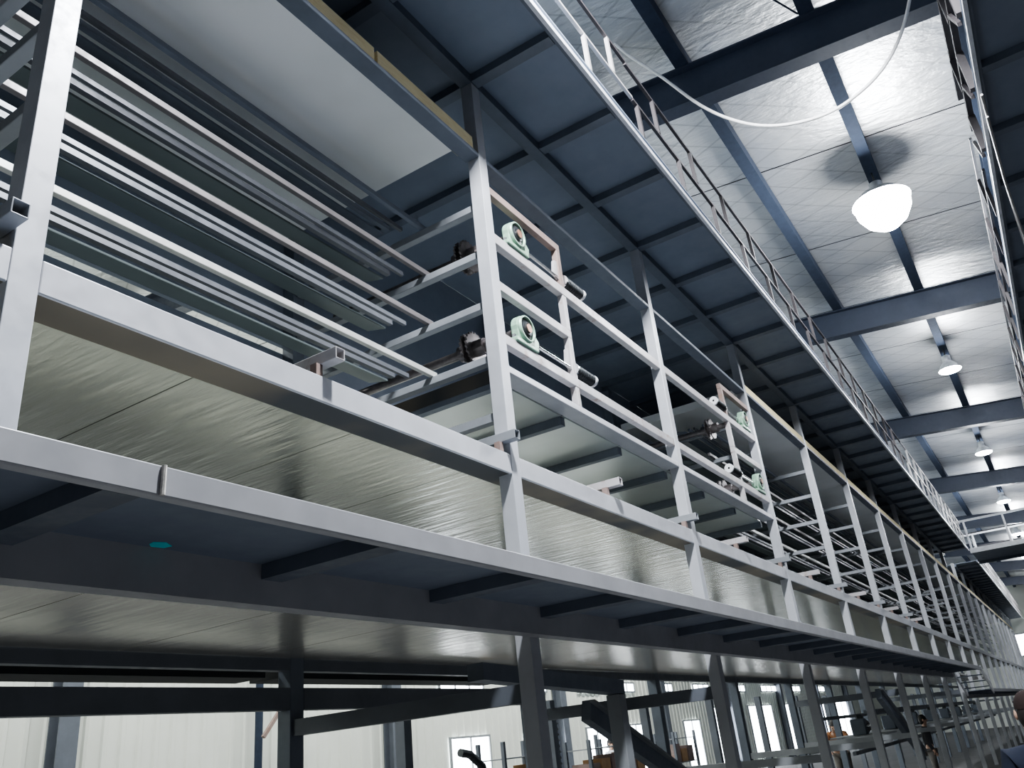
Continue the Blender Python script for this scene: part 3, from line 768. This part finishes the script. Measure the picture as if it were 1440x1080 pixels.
def ell(name, c, r, mat, parent, cut=None, n=20, m_=14):
    mb = MB(); vs = []; fs = []
    for j in range(m_ + 1):
        ph = math.pi * j / m_
        for i in range(n):
            th = 2 * math.pi * i / n
            vs.append((c[0] + r[0] * math.sin(ph) * math.cos(th), c[1] + r[1] * math.sin(ph) * math.sin(th), c[2] + r[2] * math.cos(ph)))
    for j in range(m_ if cut is None else cut):
        for i in range(n): k = (i + 1) % n; fs.append((j * n + i, (j + 1) * n + i, (j + 1) * n + k, j * n + k))
    mb.add(vs, fs)
    me = bpy.data.meshes.new(name); me.from_pydata(mb.v, [], mb.f)
    for p in me.polygons: p.use_smooth = True
    ob = bpy.data.objects.new(name, me); col.objects.link(ob); ob.parent = parent; me.materials.append(mat); ob['_o'] = (0, 0, 0)
    return ob
def person(x, y, face, hgt, label, top_mat, leg_mat, hair_mat, lean=0.0, reach=False, cap=False):
    """figure faces local +y, feet at z = 0"""
    o = bpy.data.objects.new('person', None); col.objects.link(o)
    o.location = (x, y, 0); o.rotation_euler = (0, 0, face); s = hgt / 1.72; o.scale = (s, s, s); o['_o'] = (0, 0, 0)
    L = math.radians(lean)
    def up(p):                                   # bends the trunk forward about the hips
        q = (p[1], p[2] - .92); return (p[0], q[0] * math.cos(L) + q[1] * math.sin(L), .92 + q[1] * math.cos(L) - q[0] * math.sin(L))
    pel = (0, 0, .92); ch = []
    neck, hd = up((0, .01, 1.46)), up((0, .03, 1.545))
    trunk = [(pel, (.155, .11)), (up((0, 0, 1.08)), (.14, .105)), (up((0, 0, 1.26)), (.14, .095)), (up((0, 0, 1.38)), (.09, .065)), (neck, .052), (hd, .07), (up((0, .03, 1.62)), (.075, .092)), (up((0, .02, 1.69)), (.05, .06))]
    legs = []; arms = []; hands = []; legc = []; armc = []
    for q in (-1, 1):
        legs.append([(pel, (.155, .11)), ((q * .10, 0, .84), .092), ((q * .105, .02, .48), .06), ((q * .11, -.02, .10), .042), ((q * .115, .02, .05), .042), ((q * .12, .13, .035), .036)])
        legc.append([((0, 0, .93), (.162, .122)), ((q * .10, 0, .84), .105), ((q * .105, .02, .48), .078), ((q * .11, -.015, .09), .066)])
        sh = up((q * .19, 0, 1.38))
        if reach: el = tuple(Vector(sh) + Vector((q * .05, .20, -.20))); wr = tuple(Vector(el) + Vector((-q * .06, .20, -.10)))
        else: el = tuple(Vector(sh) + Vector((q * .05, -.02, -.29))); wr = tuple(Vector(el) + Vector((-q * .01, .10, -.23)))
        d = (Vector(wr) - Vector(el)).normalized(); palm = Vector(wr) + d * .05
        arms.append([(up((0, 0, 1.38)), (.13, .09)), (sh, .048), (el, .040), (wr, .029), (tuple(palm), (.038, .020))])
        armc.append([(up((0, 0, 1.375)), (.14, .105)), (sh, .078), (el, .058), (tuple(Vector(el).lerp(Vector(wr), .88)), .046)])
        side = d.cross(Vector((q, 0, 0))).normalized()
        for k_, ln in enumerate((.072, .082, .076, .058)):
            b_ = palm + side * (.024 - .016 * k_) + d * .022; m1 = b_ + d * ln * .5; m2 = m1 + (d + Vector((-q * .5, 0, 0))).normalized() * ln * .5
            hands.append([(tuple(b_ - d * .02), .0085), (tuple(b_), .0085), (tuple(m1), .0078), (tuple(m2), .0062)])
        b_ = palm + side * .030 - d * .02; hands.append([(tuple(b_ - side * .012), .010), (tuple(b_ + side * .018 + d * .02), .0095), (tuple(b_ + side * .025 + d * .05), .008)])
    body = skinned('body', [trunk] + legs + arms, M_skin, o)
    for h_ in hands: skinned('finger', [h_], M_skin, body, 1)
    skinned('jacket', [[(up((0, 0, .90)), (.168, .128)), (up((0, 0, 1.08)), (.158, .125)), (up((0, 0, 1.26)), (.182, .132)), (up((0, 0, 1.375)), (.14, .105)), (up((0, 0, 1.44)), (.085, .08)), (up((0, .005, 1.475)), (.068, .068))]] + armc, top_mat, o)
    skinned('trousers', legc, leg_mat, o)
    hc = up((0, .015, 1.635))
    ell('hair', (hc[0], hc[1] - .012, hc[2] + .018), (.083, .102, .112), hair_mat, o, 8 if not cap else 7)
    hb_ = up((0, -.018, 1.612)); ell('hair_back', hb_, (.080, .082, .105), M_hair, o)
    hf = up((0, .12, 1.615)); ell('nose', hf, (.012, .018, .022), M_skin, o)
    for q in (-1, 1):
        e = up((q * .032, .112, 1.64)); ell('eye', e, (.012, .008, .007), M_hair, o)
        e = up((q * .082, .015, 1.62)); ell('ear', e, (.012, .022, .032), M_skin, o)
    e = up((0, .112, 1.572)); ell('mouth', e, (.024, .008, .006), M_cap, o)
    if cap: e = up((0, .11, 1.70)); ell('cap_peak', e, (.07, .08, .012), hair_mat, o)
    tag(o, label, 'person')
    return o
person(6.25, .30, math.radians(-80), 1.60, 'person in navy jacket with dark cap, cut by the right edge', M_navy, M_black, M_cap, cap=True)
person(21.0, 4.9, math.radians(100), 1.70, 'person in tan leather jacket leaning forward behind the sixth column', M_tan, M_greyc, M_hair, lean=38, reach=True)
person(22.0, 3.2, math.radians(190), 1.45, 'dark-haired person in black jacket among the far columns', M_black, M_greyc, M_hair)
person(23.0, 11.6, math.radians(170), 1.68, 'distant person in white shirt standing near the back wall windows', M_shirt, M_black, M_hair)

# ------------------------------------------------------------------ light
wd = bpy.data.worlds.new('world'); sc.world = wd; wd.use_nodes = True
bg = wd.node_tree.nodes['Background']; bg.inputs[0].default_value = (.55, .68, .9, 1); bg.inputs[1].default_value = .5
def area(name, loc, rot, sx, sy, e, c=(1, 1, 1)):
    ld = bpy.data.lights.new(name, 'AREA'); ld.shape = 'RECTANGLE'; ld.size = sx; ld.size_y = sy; ld.energy = e; ld.color = c
    o = bpy.data.objects.new(name, ld); col.objects.link(o); o.location = (loc[0], loc[1], loc[2] + H); o.rotation_euler = rot
    return o
# area light added to brighten the back wall, no fixture modelled
area('back_wall_fill', (11, 9.2, 6.6), (math.radians(25), 0, 0), 34, 1.2, 1800, (.97, 1, .96))
# unseen spot added overhead to light the near posts and machine front
ld = bpy.data.lights.new('facade_fill_spot', 'SPOT'); ld.energy = 2500; ld.spot_size = math.radians(168); ld.spot_blend = .15; ld.shadow_soft_size = .2; ld.color = (.93, .965, 1)
fo = bpy.data.objects.new('facade_fill_spot', ld); col.objects.link(fo); fo.location = (2.6, .42, 6.1 + H); fo.rotation_euler = (math.radians(12), 0, 0)

sc.view_settings.view_transform = 'AgX'
sc.view_settings.look = 'AgX - Medium High Contrast'
sc.view_settings.exposure = 0.45
